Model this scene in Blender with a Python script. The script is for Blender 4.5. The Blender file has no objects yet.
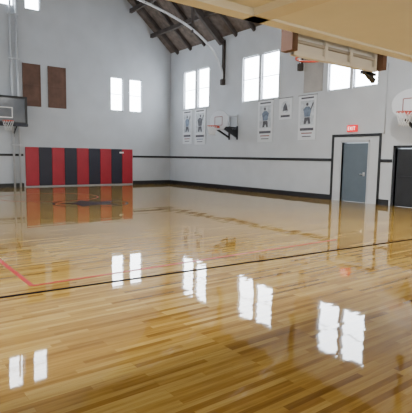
import bpy, bmesh, math, random
from mathutils import Vector, Matrix
random.seed(4)
sc=bpy.context.scene
XR,XL,YF,YB=14.67,-3.4,23.1,-3.0
XC=(XR+XL)/2
EAVE=7.5; SL=0.85; RIDGE=EAVE+SL*(XR-XC)

# ---------------- materials ----------------
def mat(name,col,rough=.6,metal=0,noise=0,nscale=3,emit=0,spec=.5,alpha=1,trans=0,bump=0):
    m=bpy.data.materials.new(name); m.use_nodes=True
    nt=m.node_tree; b=nt.nodes['Principled BSDF']
    b.inputs['Base Color'].default_value=(*col,1); b.inputs['Roughness'].default_value=rough
    b.inputs['Metallic'].default_value=metal; b.inputs['Specular IOR Level'].default_value=spec
    b.inputs['Alpha'].default_value=alpha; b.inputs['Transmission Weight'].default_value=trans
    if emit:
        b.inputs['Emission Color'].default_value=(*col,1); b.inputs['Emission Strength'].default_value=emit
    if noise:
        tc=nt.nodes.new('ShaderNodeTexCoord'); n=nt.nodes.new('ShaderNodeTexNoise')
        n.inputs['Scale'].default_value=nscale; n.inputs['Detail'].default_value=6
        r=nt.nodes.new('ShaderNodeValToRGB')
        r.color_ramp.elements[0].position=.3; r.color_ramp.elements[1].position=.7
        r.color_ramp.elements[0].color=(*[c*(1-noise) for c in col],1)
        r.color_ramp.elements[1].color=(*[min(1,c*(1+noise)) for c in col],1)
        nt.links.new(tc.outputs['Object'],n.inputs['Vector']); nt.links.new(n.outputs['Fac'],r.inputs['Fac'])
        nt.links.new(r.outputs['Color'],b.inputs['Base Color'])
        if bump:
            bp=nt.nodes.new('ShaderNodeBump'); bp.inputs['Strength'].default_value=bump; bp.inputs['Distance'].default_value=.02
            nt.links.new(n.outputs['Fac'],bp.inputs['Height']); nt.links.new(bp.outputs['Normal'],b.inputs['Normal'])
    return m
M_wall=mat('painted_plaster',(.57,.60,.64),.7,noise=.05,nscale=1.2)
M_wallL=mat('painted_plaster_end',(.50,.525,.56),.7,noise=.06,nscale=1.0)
M_cream=mat('cream_paint',(.80,.75,.60),.6,noise=.03,nscale=2)
M_cream2=mat('cream_paint_light',(.86,.83,.70),.55,noise=.03,nscale=2)
M_black=mat('black_paint',(.012,.013,.016),.45,noise=.2)
M_red=mat('red_vinyl',(.36,.012,.028),.45,noise=.08,nscale=2)
M_navy=mat('navy_vinyl',(.012,.013,.028),.45,noise=.1,nscale=2)
M_white=mat('white_paint',(.8,.8,.8),.5,noise=.02)
M_bbd=mat('fan_backboard_paint',(.62,.65,.70),.4,noise=.02)
M_frame=mat('window_frame_paint',(.5,.53,.57),.5,noise=.05)
M_glass=mat('daylit_frosted_glass',(.88,.94,1.0),.4,emit=18)
M_board=mat('boarded_plywood',(.12,.06,.04),.7,noise=.3,nscale=2)
M_roofw=mat('roof_boards',(.12,.092,.075),.8,noise=.4,nscale=4)
M_beam=mat('dark_timber',(.06,.048,.043),.8,noise=.3,nscale=3)
M_steel=mat('painted_steel',(.55,.57,.6),.4,metal=.2,noise=.05)
M_dsteel=mat('dark_steel',(.03,.03,.035),.4,metal=.5,noise=.1)
M_door=mat('grey_door_paint',(.11,.145,.18),.45,noise=.05)
M_orange=mat('orange_rim',(.55,.06,.03),.4,noise=.05)
M_net=mat('net_cord',(.75,.75,.75),.8,noise=.03)
M_acry=mat('smoked_acrylic',(.10,.11,.13),.15,noise=.1)
M_exit=mat('exit_red',(.8,.01,.02),.4,emit=.7)
M_exitw=mat('exit_letters',(1,.75,.7),.4,emit=2.0)
M_ban=mat('banner_vinyl',(.72,.75,.79),.5,noise=.03)
M_bblue=mat('banner_print_blue',(.17,.22,.31),.5,noise=.5,nscale=5)
M_bdark=mat('banner_print_dark',(.09,.09,.11),.5,noise=.4,nscale=8)
M_bgrey=mat('banner_print_grey',(.55,.59,.64),.5,noise=.25,nscale=7)
M_bred=mat('banner_print_red',(.30,.12,.12),.5,noise=.2,nscale=6)
M_tan=mat('tan_board',(.40,.38,.36),.7,noise=.12,nscale=2)
M_lred=mat('court_line_red',(.36,.012,.01),.35,noise=.1,spec=.25)
M_lblk=mat('court_line_black',(.01,.008,.01),.5,noise=.1,spec=.0)
M_ldark=mat('court_logo_dark',(.03,.014,.016),.6,noise=.2,spec=.06)

def floor_mat():
    m=bpy.data.materials.new('maple_floor'); m.use_nodes=True; nt=m.node_tree; N=nt.nodes; L=nt.links
    b=N['Principled BSDF']; tc=N.new('ShaderNodeTexCoord')
    br=N.new('ShaderNodeTexBrick'); br.inputs['Scale'].default_value=1
    br.inputs['Brick Width'].default_value=.8; br.inputs['Row Height'].default_value=.057
    br.inputs['Mortar Size'].default_value=.0010; br.inputs['Mortar Smooth'].default_value=.3
    br.inputs['Bias'].default_value=0; br.offset=.37; br.offset_frequency=3; br.squash_frequency=5; br.squash=1.5
    br.inputs['Color1'].default_value=(0,0,0,1); br.inputs['Color2'].default_value=(1,1,1,1); br.inputs['Mortar'].default_value=(.3,.3,.3,1)
    L.new(tc.outputs['Object'],br.inputs['Vector'])
    mp=N.new('ShaderNodeMapping'); mp.inputs['Scale'].default_value=(1.2,22,1)
    L.new(tc.outputs['Object'],mp.inputs['Vector'])
    gr=N.new('ShaderNodeTexNoise'); gr.inputs['Scale'].default_value=1.5; gr.inputs['Detail'].default_value=7; gr.inputs['Roughness'].default_value=.65
    L.new(mp.outputs['Vector'],gr.inputs['Vector'])
    r=N.new('ShaderNodeValToRGB'); e=r.color_ramp.elements
    e[0].position=0; e[0].color=(.21,.112,.024,1); e[1].position=1; e[1].color=(.48,.335,.098,1)
    for p,c in ((.15,(.30,.172,.037,1)),(.6,(.385,.245,.058,1))):
        x=e.new(p); x.color=c
    L.new(br.outputs['Color'],r.inputs['Fac'])
    g=N.new('ShaderNodeValToRGB'); g.color_ramp.elements[0].position=.3; g.color_ramp.elements[0].color=(.66,.60,.52,1)
    g.color_ramp.elements[1].position=.62; g.color_ramp.elements[1].color=(1,1,1,1); L.new(gr.outputs['Fac'],g.inputs['Fac'])
    mx=N.new('ShaderNodeMix'); mx.data_type='RGBA'; mx.blend_type='MULTIPLY'; mx.inputs[0].default_value=1
    L.new(r.outputs['Color'],mx.inputs[6]); L.new(g.outputs['Color'],mx.inputs[7])
    L.new(mx.outputs[2],b.inputs['Base Color'])
    b.inputs['Roughness'].default_value=.03; b.inputs['IOR'].default_value=1.62
    # every board lies at a very slightly different tilt -> stepped reflections
    geo=N.new('ShaderNodeNewGeometry')
    mr=N.new('ShaderNodeMapRange'); mr.inputs['To Min'].default_value=-.0055; mr.inputs['To Max'].default_value=.0055
    L.new(br.outputs['Color'],mr.inputs['Value'])
    wn=N.new('ShaderNodeTexNoise'); wn.inputs['Scale'].default_value=1.3; wn.inputs['Detail'].default_value=1; L.new(tc.outputs['Object'],wn.inputs['Vector'])
    m2=N.new('ShaderNodeMapRange'); m2.inputs['To Min'].default_value=-.006; m2.inputs['To Max'].default_value=.006
    L.new(wn.outputs['Fac'],m2.inputs['Value'])
    cx_=N.new('ShaderNodeCombineXYZ'); L.new(m2.outputs[0],cx_.inputs[0]); L.new(mr.outputs[0],cx_.inputs[1])
    ad=N.new('ShaderNodeVectorMath'); ad.operation='ADD'; L.new(geo.outputs['Normal'],ad.inputs[0]); L.new(cx_.outputs[0],ad.inputs[1])
    no=N.new('ShaderNodeVectorMath'); no.operation='NORMALIZE'; L.new(ad.outputs[0],no.inputs[0]); L.new(no.outputs[0],b.inputs['Normal'])
    return m
M_floor=floor_mat()

# ---------------- helpers ----------------
def link(o,parent=None):
    sc.collection.objects.link(o)
    if parent: o.parent=parent
    return o
def empty(name):
    e=bpy.data.objects.new(name,None); e.empty_display_size=.2; return link(e)
class MB:
    """accumulates shapes in one mesh, several materials"""
    def __init__(s,name,parent=None,bevel=0): s.n=name; s.bm=bmesh.new(); s.m=[]; s.p=parent; s.bv=bevel
    def mi(s,m):
        if m not in s.m: s.m.append(m)
        return s.m.index(m)
    def box(s,a,b,m):
        i=s.mi(m); x0,x1=sorted((a[0],b[0])); y0,y1=sorted((a[1],b[1])); z0,z1=sorted((a[2],b[2]))
        v=[s.bm.verts.new(q) for q in ((x0,y0,z0),(x1,y0,z0),(x1,y1,z0),(x0,y1,z0),(x0,y0,z1),(x1,y0,z1),(x1,y1,z1),(x0,y1,z1))]
        for f in ((3,2,1,0),(4,5,6,7),(0,1,5,4),(1,2,6,5),(2,3,7,6),(3,0,4,7)):
            s.bm.faces.new([v[k] for k in f]).material_index=i
        return s
    def beam(s,p0,p1,w,h,m,up=(0,0,1)):
        i=s.mi(m); p0=Vector(p0);p1=Vector(p1); d=(p1-p0).normalized(); up=Vector(up)
        if abs(d.dot(up))>.99: up=Vector((0,1,0))
        a=d.cross(up).normalized(); c=a.cross(d).normalized()
        v=[s.bm.verts.new(p+a*sx*w/2+c*sy*h/2) for p in (p0,p1) for sx,sy in ((-1,-1),(1,-1),(1,1),(-1,1))]
        for f in ((3,2,1,0),(4,5,6,7),(0,1,5,4),(1,2,6,5),(2,3,7,6),(3,0,4,7)):
            s.bm.faces.new([v[k] for k in f]).material_index=i
        return s
    def tube(s,pts,r,m,n=10,closed=False):
        i=s.mi(m); pts=[Vector(p) for p in pts]; rings=[]; K=len(pts)
        prev=None
        for k,p in enumerate(pts):
            if closed: t=(pts[(k+1)%K]-pts[k-1]).normalized()
            else: t=(pts[min(k+1,K-1)]-pts[max(k-1,0)]).normalized()
            ref=prev if prev is not None else (Vector((0,0,1)) if abs(t.z)<.9 else Vector((1,0,0)))
            a=(ref-t*ref.dot(t)).normalized(); prev=a; c=t.cross(a)
            rings.append([s.bm.verts.new(p+a*r*math.cos(2*math.pi*j/n)+c*r*math.sin(2*math.pi*j/n)) for j in range(n)])
        for k in range(K if closed else K-1):
            A=rings[k];B=rings[(k+1)%K]
            for j in range(n):
                f=s.bm.faces.new((A[j],A[(j+1)%n],B[(j+1)%n],B[j])); f.material_index=i; f.smooth=True
        if not closed:
            s.bm.faces.new(rings[0][::-1]).material_index=i; s.bm.faces.new(rings[-1]).material_index=i
        return s
    def poly(s,pts,thick,m):
        i=s.mi(m); t=Vector(thick)
        A=[s.bm.verts.new(Vector(p)) for p in pts]; B=[s.bm.verts.new(Vector(p)+t) for p in pts]
        s.bm.faces.new(A).material_index=i; s.bm.faces.new(B[::-1]).material_index=i
        for k in range(len(A)):
            s.bm.faces.new((A[k],B[k],B[(k+1)%len(A)],A[(k+1)%len(A)])).material_index=i
        return s
    def done(s):
        bmesh.ops.recalc_face_normals(s.bm,faces=s.bm.faces)
        me=bpy.data.meshes.new(s.n); s.bm.to_mesh(me); s.bm.free()
        for m in s.m: me.materials.append(m)
        o=link(bpy.data.objects.new(s.n,me),s.p)
        if s.bv:
            b=o.modifiers.new('bevel','BEVEL'); b.width=s.bv; b.segments=2; b.limit_method='ANGLE'
        return o

def holed_wall(name,P,us,vs,holes,thick,m):
    U=sorted(set(us+[h[0] for h in holes]+[h[1] for h in holes])); V=sorted(set(vs+[h[2] for h in holes]+[h[3] for h in holes]))
    bm=bmesh.new(); vd={}
    def gv(u,v):
        k=(round(u,4),round(v,4))
        if k not in vd: vd[k]=bm.verts.new(P(u,v))
        return vd[k]
    for a,b in zip(U,U[1:]):
        for c,d in zip(V,V[1:]):
            um,vm=(a+b)/2,(c+d)/2
            if any(h[0]<um<h[1] and h[2]<vm<h[3] for h in holes): continue
            bm.faces.new((gv(a,c),gv(b,c),gv(b,d),gv(a,d)))
    r=bmesh.ops.extrude_face_region(bm,geom=bm.faces[:])
    for v in [g for g in r['geom'] if isinstance(g,bmesh.types.BMVert)]: v.co+=Vector(thick)
    bmesh.ops.recalc_face_normals(bm,faces=bm.faces)
    me=bpy.data.meshes.new(name); bm.to_mesh(me); bm.free(); me.materials.append(m)
    return link(bpy.data.objects.new(name,me))

# ---------------- shell ----------------
MB('floor').box((XL-.3,YB-.3,-.2),(XR+.3,YF+.3,0),M_floor).done()
RW=[(20.65,21.72),(19.42,20.42),(15.68,16.78),(14.42,15.5),(10.76,11.76),(9.6,10.62),(5.7,6.75),(4.6,5.6),(.65,1.7),(-.4,.6)]
RH=[(a,b,4.2,6.25) for a,b in RW]
DOOR=(9.82,10.96,0,2.22); DD=(6.9,8.75,0,2.0)
holed_wall('wall_right',lambda u,v:(XR,u,v),[YB,YF],[0,EAVE],RH+[DOOR,DD],(.3,0,0),M_wall)
holed_wall('wall_left',lambda u,v:(XL,u,v),[YB,YF],[0,EAVE],RH,(-.3,0,0),M_wall)
LH=[(10.9,11.62,4.0,5.78),(12.02,12.78,4.0,5.78),(5.35,6.05,8.4,10.1),(6.55,7.25,8.4,10.1),(4.15,4.85,8.4,10.1),(-1.5,-.75,4.0,5.78),(-.4,.35,4.0,5.78)]
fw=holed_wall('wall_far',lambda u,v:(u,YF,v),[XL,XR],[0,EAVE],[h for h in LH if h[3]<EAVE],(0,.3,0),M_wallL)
def zroof(x): return EAVE+SL*(XR-x) if x>XC else EAVE+SL*(x-XL)
xs=[XL,4.15,4.85,5.35,6.05,6.55,7.25,XR]
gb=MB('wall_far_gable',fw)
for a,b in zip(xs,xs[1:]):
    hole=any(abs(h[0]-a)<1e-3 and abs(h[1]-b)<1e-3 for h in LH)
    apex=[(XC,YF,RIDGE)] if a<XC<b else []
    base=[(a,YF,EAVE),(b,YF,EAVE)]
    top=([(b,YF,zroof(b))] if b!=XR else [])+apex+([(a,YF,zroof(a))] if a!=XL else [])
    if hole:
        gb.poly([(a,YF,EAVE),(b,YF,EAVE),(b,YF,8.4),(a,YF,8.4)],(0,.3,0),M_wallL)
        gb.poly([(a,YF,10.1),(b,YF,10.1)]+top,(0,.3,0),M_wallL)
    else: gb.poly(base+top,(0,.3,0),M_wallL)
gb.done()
MB('wall_back').poly([(XL,YB,0),(XR,YB,0),(XR,YB,EAVE),(XC,YB,RIDGE),(XL,YB,EAVE)],(0,-.3,0),M_wall).done()
cl=MB('ceiling')
o=.4
cl.poly([(XR+o,YB-o,EAVE-SL*o),(XR+o,YF+o,EAVE-SL*o),(XC,YF+o,RIDGE),(XC,YB-o,RIDGE)],(0,0,.25),M_roofw)
cl.poly([(XL-o,YB-o,EAVE-SL*o),(XL-o,YF+o,EAVE-SL*o),(XC,YF+o,RIDGE),(XC,YB-o,RIDGE)],(0,0,.25),M_roofw)
cl.done()
rf=MB('roof_framing')
for y in [YB+.1+1.26*k for k in range(21)]:
    for s,xe in ((1,XR),(-1,XL)):
        rf.beam((xe,y,EAVE-.13),(XC,y,RIDGE-.13),.1,.2,M_beam)
for k in range(1,7):
    for s in (1,-1):
        x=XC+s*(XR-XC)*k/7; rf.beam((x,YB,zroof(x)-.34),(x,YF,zroof(x)-.34),.14,.2,M_beam)
rf.done()

# arched trusses
half=[(14.63,5.35),(14.45,5.95),(14.15,6.45),(13.6,6.98),(12.7,7.5),(11.6,7.88),(10.2,8.2),(8.4,8.45),(XC,8.6)]
def sm(pts,n=6):
    out=[];P=[pts[0]]+pts+[pts[-1]]
    for i in range(1,len(P)-2):
        p0,p1,p2,p3=[Vector(q) for q in P[i-1:i+3]]
        for k in range(n):
            t=k/n; out.append(.5*((2*p1)+(p2-p0)*t+(2*p0-5*p1+4*p2-p3)*t*t+(3*p1-p0-3*p2+p3)*t**3))
    out.append(Vector(P[-1])); return out
for y in (18.15,13.1,8.1):
    e=empty('arched_roof_truss')
    hs=sm(half); full=[Vector((p[0],y,p[1])) for p in hs]+[Vector((2*XC-p[0],y,p[1])) for p in hs[::-1][1:]]
    MB('steel_arch',e).tube(full,.06,M_steel,8).done()
    t=MB('timber_members',e)
    for sx in (1,-1):
        f=lambda x:XC+sx*(x-XC)
        t.beam((f(14.6),y,5.4),(f(14.6),y,7.3),.10,.14,M_beam)
        t.beam((f(14.5),y,7.15),(XC,y,RIDGE-.75),.18,.3,M_beam)
        t.box((f(14.66),y-.08,5.15),(f(14.47),y+.08,5.42),M_beam)
        for x in (12.7,10.2,7.8):
            z=[q for q in hs if abs(q[0]-x)<.35][0][1]
            t.beam((f(x),y,z),(f(x),y,EAVE+SL*(XR-x)-.3),.08,.1,M_beam)
    t.done()

# windows
wi=0
def window(kind,a,b,z0,z1):
    global wi; wi+=1
    e=empty('window_%d'%wi)
    g=MB('frosted_pane',e); f=MB('sash',e)
    s={'R':1,'L':-1,'F':1}[kind]; X={'R':XR,'L':XL,'F':YF}[kind]
    def bx(mb,u0,u1,v0,v1,d0,d1,m):
        if kind=='F': mb.box((u0,X+d0,v0),(u1,X+d1,v1),m)
        else: mb.box((X+s*d0,u0,v0),(X+s*d1,u1,v1),m)
    bx(g,a+.03,b-.03,z0+.03,z1-.03,.12,.135,M_glass)
    for u0,u1,v0,v1 in ((a,a+.04,z0,z1),(b-.04,b,z0,z1),(a,b,z0,z0+.05),(a,b,z1-.05,z1)): bx(f,u0,u1,v0,v1,.06,.16,M_frame)
    zm=(z0+z1)/2; bx(f,a+.04,b-.04,zm-.015,zm+.015,.09,.12,M_frame)
    g.done(); f.done()
for h in RH: window('R',*h)
for h in RH: window('L',*h)
for h in LH: window('F',*h)

# boarded openings, tan panel
for a,b in ((6.35,7.2),(7.55,8.45),(3.0,3.9)):
    p=MB('boarded_window',None,.01); p.box((a,YF-.04,3.9),(b,YF-.002,5.9),M_board)
    for q in ((a,a+.06,3.9,5.9),(b-.06,b,3.9,5.9)): p.box((q[0],YF-.06,q[2]),(q[1],YF-.041,q[3]),M_board)
    p.box((a+.061,YF-.055,4.85),(b-.061,YF-.041,4.93),M_board); p.done()
MB('plywood_wall_panel',None,.01).box((XR-.04,12.0,4.25),(XR-.002,12.95,5.75),M_tan).done()

# trim & baseboards
MB('baseboard_right').box((XR-.03,11.42,0),(XR-.001,YF-.02,.2),M_black).box((XR-.03,8.92,0),(XR-.001,9.36,.2),M_black).box((XR-.03,YB,0),(XR-.001,6.8,.2),M_black).done()
MB('baseboard_far').box((12.2,YF-.03,0),(XR-.03,YF-.001,.2),M_black).box((XL,YF-.03,0),(6.3,YF-.001,.2),M_black).done()
MB('trim_1').box((XR-.03,11.42,1.5),(XR-.001,YF-.02,1.61),M_black).done()
MB('trim_2').box((12.2,YF-.03,1.5),(XR-.03,YF-.001,1.61),M_black).box((XL,YF-.03,1.5),(6.3,YF-.001,1.61),M_black).done()
MB('trim_3').box((XR-.03,11.33,0),(XR-.001,11.42,2.52),M_black).box((XR-.03,9.36,2.42),(XR-.001,11.36,2.52),M_black).box((XR-.03,9.30,0),(XR-.001,9.39,2.52),M_black).box((XR-.03,8.86,1.5),(XR-.001,9.3,1.61),M_black).done()

# door 1 (grey)
e=empty('door_1')
MB('door_leaf',e,.004).box((XR+.06,9.86,.01),(XR+.11,10.92,2.18),M_door).done()
f=MB('door_frame',e)
f.box((XR-.02,10.96,0),(XR+.15,11.02,2.29),M_frame).box((XR-.02,9.76,0),(XR+.15,9.82,2.29),M_frame).box((XR-.02,9.76,2.22),(XR+.15,11.02,2.29),M_frame); f.done()
h=MB('door_handle',e); h.tube([(XR+.06,10.0,1.05),(XR+.0,10.0,1.05),(XR+.0,10.14,1.05)],.014,M_steel).box((XR+.05,9.96,.98),(XR+.06,10.04,1.12),M_steel); h.done()
# door 2 (black double)
e=empty('door_2')
d=MB('door_leaves',e,.004); d.box((XR+.04,6.94,.01),(XR+.09,7.81,1.96),M_black).box((XR+.04,7.84,.01),(XR+.09,8.71,1.96),M_black).done()
f=MB('door_frame',e); f.box((XR-.03,8.75,0),(XR+.12,8.83,2.08),M_black).box((XR-.03,6.82,0),(XR+.12,6.9,2.08),M_black).box((XR-.03,6.82,2.0),(XR+.12,8.83,2.08),M_black).done()
h=MB('push_bars',e); h.box((XR-.01,7.0,1.0),(XR+.039,7.7,1.04),M_dsteel).box((XR-.01,7.95,1.0),(XR+.039,8.6,1.04),M_dsteel).done()

# exit sign
e=empty('exit_sign')
MB('sign_housing',e,.01).box((XR-.08,10.3,2.6),(XR-.002,10.72,2.85),M_exit).done()
l=MB('sign_letters',e); X0=XR-.086;X1=XR-.081
def ver(y0,w=.014): l.box((X0,y0,2.66),(X1,y0-w,2.79),M_exitw)
def hor(y0,y1,z): l.box((X0,y0,z),(X1,y1,z+.016),M_exitw)
ver(10.67); hor(10.67,10.61,2.66); hor(10.67,10.61,2.717); hor(10.67,10.61,2.774)
l.beam((X0,10.58,2.66),(X0,10.51,2.79),.004,.016,M_exitw,up=(0,1,0)); l.beam((X0,10.51,2.66),(X0,10.58,2.79),.004,.016,M_exitw,up=(0,1,0))
ver(10.47); ver(10.40); hor(10.44,10.36,2.774); l.done()

# conduits
c=MB('conduit_pipe'); c.tube([(XR-.04,9.2,2.5),(XR-.04,9.2,4.9)],.02,M_steel); c.done()
c=MB('wall_pipe'); c.tube([(6.12,YF-.1,.0),(6.12,YF-.1,9.5)],.05,M_steel).tube([(5.85,YF-.1,0),(5.85,YF-.1,9.5)],.05,M_steel)
for z in (2,4,6,8): c.box((5.75,YF-.16,z),(6.22,YF-.001,z+.06),M_steel)
c.done()

# wall padding
e=empty('wall_padding')
w=(12.16-6.38)/9
for k in range(9):
    a=6.38+w*k
    MB('pad_%d'%(k+1),e,.02).box((a+.003,YF-.07,.06),(a+w-.003,YF-.004,1.95),(M_red if k%2==0 else M_navy)).done()
MB('pad_label',e).box((11.35,YF-.076,1.72),(11.6,YF-.071,1.80),M_white).done()

# banners
def banner(y0,y1,z0,z1,style,nm='hanging_banner'):
    e=empty(nm); X=XR-.03; W=y1-y0; H=z1-z0
    MB('banner_sheet',e).box((X,y0,z0),(X+.012,y1,z1),M_ban).done()
    p=MB('banner_print',e); xa=X-.004; xb=X-.001
    m={0:M_bblue,1:M_bdark,2:M_bblue}[style%3]
    def Q(u,v): return (xa,y1-u*W,z0+v*H)
    if H>1.2:
        p.box((xa,y0+.12*W,z0+.34*H),(xa+.001,y1-.12*W,z0+.88*H),M_bgrey)
        xa-=.002
        p.box((xa,y0+.15*W,z1-.075*H),(xb,y1-.15*W,z1-.04*H),M_bdark)
        def pg(l_,mm): p.poly([Q(*q) for q in l_],(.0015,0,0),mm)
        sh={0:0,1:.04,2:-.03}[style%3]
        hd=[(.5+sh+.07*math.cos(t*math.pi/5),.80+.038*math.sin(t*math.pi/5)) for t in range(10)]
        pg(hd,M_bdark)
        pg([(.28,.69),(.42,.75),(.60,.75),(.74,.69),(.66,.52),(.36,.52)],m)
        if style!=2: pg([(.74,.69),(.66,.65),(.76,.80),(.83,.84),(.85,.80)],M_bdark)
        pg([(.36,.51),(.66,.51),(.70,.36),(.58,.36),(.52,.44),(.44,.36),(.32,.36)],M_bdark)
        p.box((xa,y0+.12*W,z0+.21*H),(xb,y1-.12*W,z0+.27*H),M_bdark)
        p.box((xa,y0+.2*W,z0+.14*H),(xb,y1-.2*W,z0+.165*H),M_bred if style!=1 else M_bblue)
        p.box((xa,y0+.25*W,z0+.07*H),(xb,y1-.25*W,z0+.09*H),M_bdark)
    else:
        p.poly([Q(.5+.34*math.cos(t*math.pi/6),.58+.28*math.sin(t*math.pi/6)) for t in range(12)],(.003,0,0),M_bgrey)
        xa-=.003
        p.poly([Q(*q) for q in ((.3,.4),(.7,.4),(.62,.62),(.5,.78),(.36,.62))],(.002,0,0),M_bdark)
        p.box((xa,y0+.15*W,z0+.1*H),(xb,y1-.15*W,z0+.2*H),M_bdark)
    p.done()
    MB('banner_rod',e).tube([(X+.006,y0-.03,z1+.01),(X+.006,y1+.03,z1+.01)],.012,M_dsteel,8).done()
banner(20.88,21.75,2.3,4.14,0); banner(19.62,20.6,2.25,4.14,1); banner(14.66,15.62,2.3,4.14,2)
banner(13.55,14.3,3.25,4.14,1); banner(12.25,13.18,2.35,4.14,0)

# ---- hoops ----
def ring(c,r,z=0,n=24): return [(c[0]+r*math.cos(2*math.pi*k/n),c[1]+r*math.sin(2*math.pi*k/n),c[2]) for k in range(n)]
def net(mb,c):
    n=12
    rs=[(.225,0),(.2,.12),(.165,.24),(.14,.34),(.15,.42)]
    for k in range(n):
        for s in (1,-1):
            pts=[(c[0]+r*math.cos(2*math.pi*(k+s*j*.5)/n),c[1]+r*math.sin(2*math.pi*(k+s*j*.5)/n),c[2]-.01-d) for j,(r,d) in enumerate(rs)]
            mb.tube(pts,.006,M_net,4)
def side_hoop(y):
    e=empty('side_basketball_hoop')
    xb=XR-.95
    pts=[(-.35,2.9),(.35,2.9),(.62,3.1),(.69,3.35)]
    pts+= [(.69*math.cos(t),3.35+.45*math.sin(t)) for t in [math.pi*k/12 for k in range(1,12)]]
    pts+= [(-.69,3.35),(-.62,3.1)]
    F=[(y+u,v) for u,v in pts]
    b=MB('fan_backboard',e); b.poly([(xb,u,v) for u,v in F],(.03,0,0),M_bbd)
    b.tube([(xb+.015,u,v) for u,v in F],.018,M_frame,6,True)
    for a,c in (((y-.28,3.1),(y+.28,3.1)),((y-.28,3.5),(y+.28,3.5)),((y-.28,3.1),(y-.28,3.5)),((y+.28,3.1),(y+.28,3.5))):
        b.beam((xb-.006,a[0],a[1]),(xb-.006,c[0],c[1]),.01,.03,M_bred)
    b.done()
    r=MB('rim',e); c=(xb-.38,y,3.05); r.tube(ring(c,.228),.016,M_orange,8,True)
    r.box((xb-.17,y-.09,2.98),(xb-.001,y+.09,3.06),M_orange); r.done()
    n=MB('net',e); net(n,c); n.done()
    s=MB('wall_bracket',e)
    for dy in (-.3,.3):
        s.beam((xb+.03,y+dy,3.55),(XR-.01,y+dy,3.55),.035,.035,M_steel)
        s.beam((xb+.03,y+dy,3.0),(XR-.01,y+dy,3.0),.06,.08,M_dsteel)
        s.beam((xb+.05,y+dy,2.97),(XR-.01,y+dy,2.55),.07,.08,M_dsteel)
        s.beam((XR-.03,y+dy,2.45),(XR-.03,y+dy,3.1),.07,.05,M_dsteel)
        s.beam((XR-.03,y+dy,3.1),(XR-.03,y+dy,3.65),.05,.03,M_steel)
    s.box((XR-.9,y-.32,2.93),(XR-.4,y+.32,3.0),M_dsteel)
    s.poly([(xb+.1,y-.3,2.95),(XR-.02,y-.3,2.95),(XR-.02,y-.3,2.6)],(0,.02,0),M_dsteel)
    s.done()
side_hoop(17.35); side_hoop(7.75)

# main far hoop
e=empty('main_basketball_hoop'); cx=5.28; yb=YF-1.15
b=MB('backboard',e); b.box((cx-.9,yb,2.95),(cx+.9,yb+.03,4.15),M_acry)
for a in ((cx-.93,cx-.84,2.92,4.18),(cx+.84,cx+.93,2.92,4.18),(cx-.84,cx+.84,2.92,3.02),(cx-.84,cx+.84,4.08,4.18)):
    b.box((a[0],yb-.03,a[2]),(a[1],yb+.05,a[3]),M_black)
for a in ((cx-.3,cx-.26,3.2,3.68),(cx+.26,cx+.3,3.2,3.68),(cx-.26,cx+.26,3.2,3.24),(cx-.26,cx+.26,3.64,3.68)):
    b.box((a[0],yb-.008,a[2]),(a[1],yb-.001,a[3]),M_white)
b.done()
MB('edge_pad',e,.02).box((cx-.95,yb-.06,2.84),(cx+.95,yb+.08,2.98),M_navy).done()
r=MB('rim',e); c=(cx,yb-.4,3.05); r.tube(ring(c,.228),.016,M_orange,8,True).box((cx-.08,yb-.19,3.02),(cx+.08,yb-.061,3.06),M_orange).done()
n=MB('net',e); net(n,c); n.done()
s=MB('support_frame',e)
for dx in (-.6,.6):
    s.tube([(cx+dx,yb+.03,3.9),(cx+dx,YF-.01,3.9)],.035,M_dsteel); s.tube([(cx+dx,yb+.03,3.15),(cx+dx,YF-.01,3.15)],.035,M_dsteel)
    s.tube([(cx+dx,yb+.05,3.2),(cx+dx,YF-.01,2.5)],.03,M_dsteel); s.box((cx+dx-.05,YF-.04,2.4),(cx+dx+.05,YF-.001,4.2),M_dsteel)
s.tube([(cx-.6,YF-.2,3.15),(cx+.6,YF-.2,3.9)],.025,M_dsteel); s.done()

# ---- balcony overhead ----
ZB=3.16; Y0=4.0
b=MB('ceiling_balcony'); b.box((XL+.002,YB+.002,ZB+.05),(3.7,Y0,ZB+.42),M_cream)
b.box((3.7,YB+.002,ZB),(XR-.002,Y0,ZB+.42),M_cream2)
b.box((3.5,YB+.002,ZB-.03),(3.75,Y0+.02,ZB+.05),M_cream)
b.box((XL+.002,Y0-.16,ZB-.03),(XR-.002,Y0+.02,ZB+.42),M_cream2)
b.box((XL+.002,Y0-.1,ZB+.42),(XR-.002,Y0,ZB+1.4),M_cream); b.done()
# near backboard hung on the balcony edge
e=empty('balcony_backboard')
b=MB('board_back',e,.008); b.box((4.45,Y0+.16,2.9),(6.25,Y0+.2,3.97),M_white)
b.box((4.45,Y0+.12,2.9),(6.25,Y0+.159,2.96),M_white).box((4.45,Y0+.12,3.06),(6.25,Y0+.159,3.10),M_tan)
for x in (4.45,5.05,5.6,6.19): b.box((x,Y0+.11,2.9),(x+.06,Y0+.159,3.9),M_white)
b.done()
b=MB('mount_brackets',e)
for x in (4.32,6.27):
    b.box((x,Y0+.03,2.93),(x+.1,Y0+.22,3.85),M_board)
b.beam((6.1,Y0+.2,2.9),(6.32,Y0+.2,2.78),.05,.07,M_dsteel); b.beam((6.0,Y0+.2,2.88),(6.34,Y0+.2,2.88),.05,.04,M_dsteel)
b.done()
r=MB('rim',e); c=(5.35,Y0+.6,3.05); r.tube(ring(c,.228),.014,M_orange,8,True).box((5.25,Y0+.201,3.0),(5.45,Y0+.39,3.07),M_orange).done()

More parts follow.
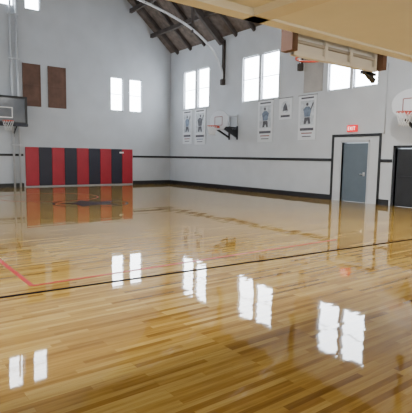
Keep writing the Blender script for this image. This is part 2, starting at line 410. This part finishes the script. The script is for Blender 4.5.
# ---- court markings (thin paint layers) ----
def strip(name,p,q,w,m,z=.0015):
    p=Vector((*p,z));q=Vector((*q,z)); MB(name).beam(p,q,w,.002,m).done()
strip('court_line_black',(-2,5.58),(14.3,4.42),.065,M_lblk,.0025)
strip('court_line_red',(1.6,5.64),(7.5,5.64),.05,M_lred)
strip('court_line_red',(1.6,5.64),(1.6,22),.06,M_lred)
def arc(name,c,r,w,a0,a1,m,z=.0005,n=48):
    mb=MB(name); i=mb.mi(m)
    P=[(a0+(a1-a0)*k/n) for k in range(n+1)]
    A=[mb.bm.verts.new((c[0]+(r-w/2)*math.cos(t),c[1]+(r-w/2)*math.sin(t),z+.002)) for t in P]
    B=[mb.bm.verts.new((c[0]+(r+w/2)*math.cos(t),c[1]+(r+w/2)*math.sin(t),z+.002)) for t in P]
    for k in range(n): mb.bm.faces.new((A[k],A[k+1],B[k+1],B[k])).material_index=i
    return mb.done()
arc('free_throw_circle',(5.6,17.3),1.8,.05,0,2*math.pi,M_lred)
e=empty('court_logo')
lg=MB('star_logo',e); lg.poly([(6.1+(1.05 if k%2==0 else .6)*math.cos(k*math.pi/5+.3),14.5+(1.05 if k%2==0 else .6)*math.sin(k*math.pi/5+.3),.001) for k in range(10)],(0,0,.002),M_ldark); lg.done()
o_=arc('logo_ring',(6.1,14.5),1.2,.08,0,2*math.pi,M_ldark); o_.parent=e

# ---- added fill lights, all out of view ----
def fill_lamp(x,y,z,pw,col=(1,.97,.92),r=.35):
    e=empty('added_fill_lamp')  # fitting added above the view to light the hall and near floor
    s=MB('fill_lamp_shade',e); n=20
    prof=[(.08,.42),(.1,.3),(.3,.12),(.36,0)]
    idx=s.mi(M_steel); R=[[s.bm.verts.new((x+rr*math.cos(2*math.pi*k/n),y+rr*math.sin(2*math.pi*k/n),z+zz)) for k in range(n)] for rr,zz in prof]
    for A,B in zip(R,R[1:]):
        for k in range(n): s.bm.faces.new((A[k],A[(k+1)%n],B[(k+1)%n],B[k])).material_index=idx
    s.tube([(x,y,z+.4),(x,y,zroof(x)-.2)],.015,M_dsteel,6); s.done()
    L=bpy.data.lights.new('fill_bulb','AREA'); L.shape='DISK'; L.size=r*2; L.energy=pw; L.color=col
    o=link(bpy.data.objects.new('fill_bulb',L),e); o.location=(x,y,z-.01)
fill_lamp(1.0,5.0,6.4,520); fill_lamp(9.0,5.6,6.4,560)
# unseen sconces added on the back wall to brighten the balcony soffit
for x in (-1.5,3.0,7.5,12):
    e=empty('added_fill_sconce'); y=YB
    MB('fill_sconce_bracket',e).box((x-.08,y+.002,2.3),(x+.08,y+.03,2.6),M_white).tube([(x,y+.03,2.4),(x,y+.3,2.4)],.02,M_white,8).done()
    L=bpy.data.lights.new('fill_bulb','POINT'); L.shadow_soft_size=.12; L.energy=125; L.color=(1,.91,.75)
    o=link(bpy.data.objects.new('fill_bulb',L),e); o.location=(x,y+.35,2.5)

# world
w=bpy.data.worlds.new('sky'); sc.world=w; w.use_nodes=True
w.node_tree.nodes['Background'].inputs[0].default_value=(.8,.9,1,1); w.node_tree.nodes['Background'].inputs[1].default_value=1.0

# camera
th,ph,ro=0.6449,0.1079,0.0151
f=Vector((math.sin(th)*math.cos(ph),math.cos(th)*math.cos(ph),-math.sin(ph)))
r0=Vector((math.cos(th),-math.sin(th),0)); u0=r0.cross(f)
r=math.cos(ro)*r0+math.sin(ro)*u0; u=-math.sin(ro)*r0+math.cos(ro)*u0
cd=bpy.data.cameras.new('camera'); co=link(bpy.data.objects.new('camera',cd))
cd.sensor_fit='HORIZONTAL'; cd.sensor_width=36; cd.lens=458.59/412*36; cd.clip_start=.05
co.matrix_world=Matrix(((r.x,u.x,-f.x,0),(r.y,u.y,-f.y,0),(r.z,u.z,-f.z,1.6),(0,0,0,1)))
sc.camera=co
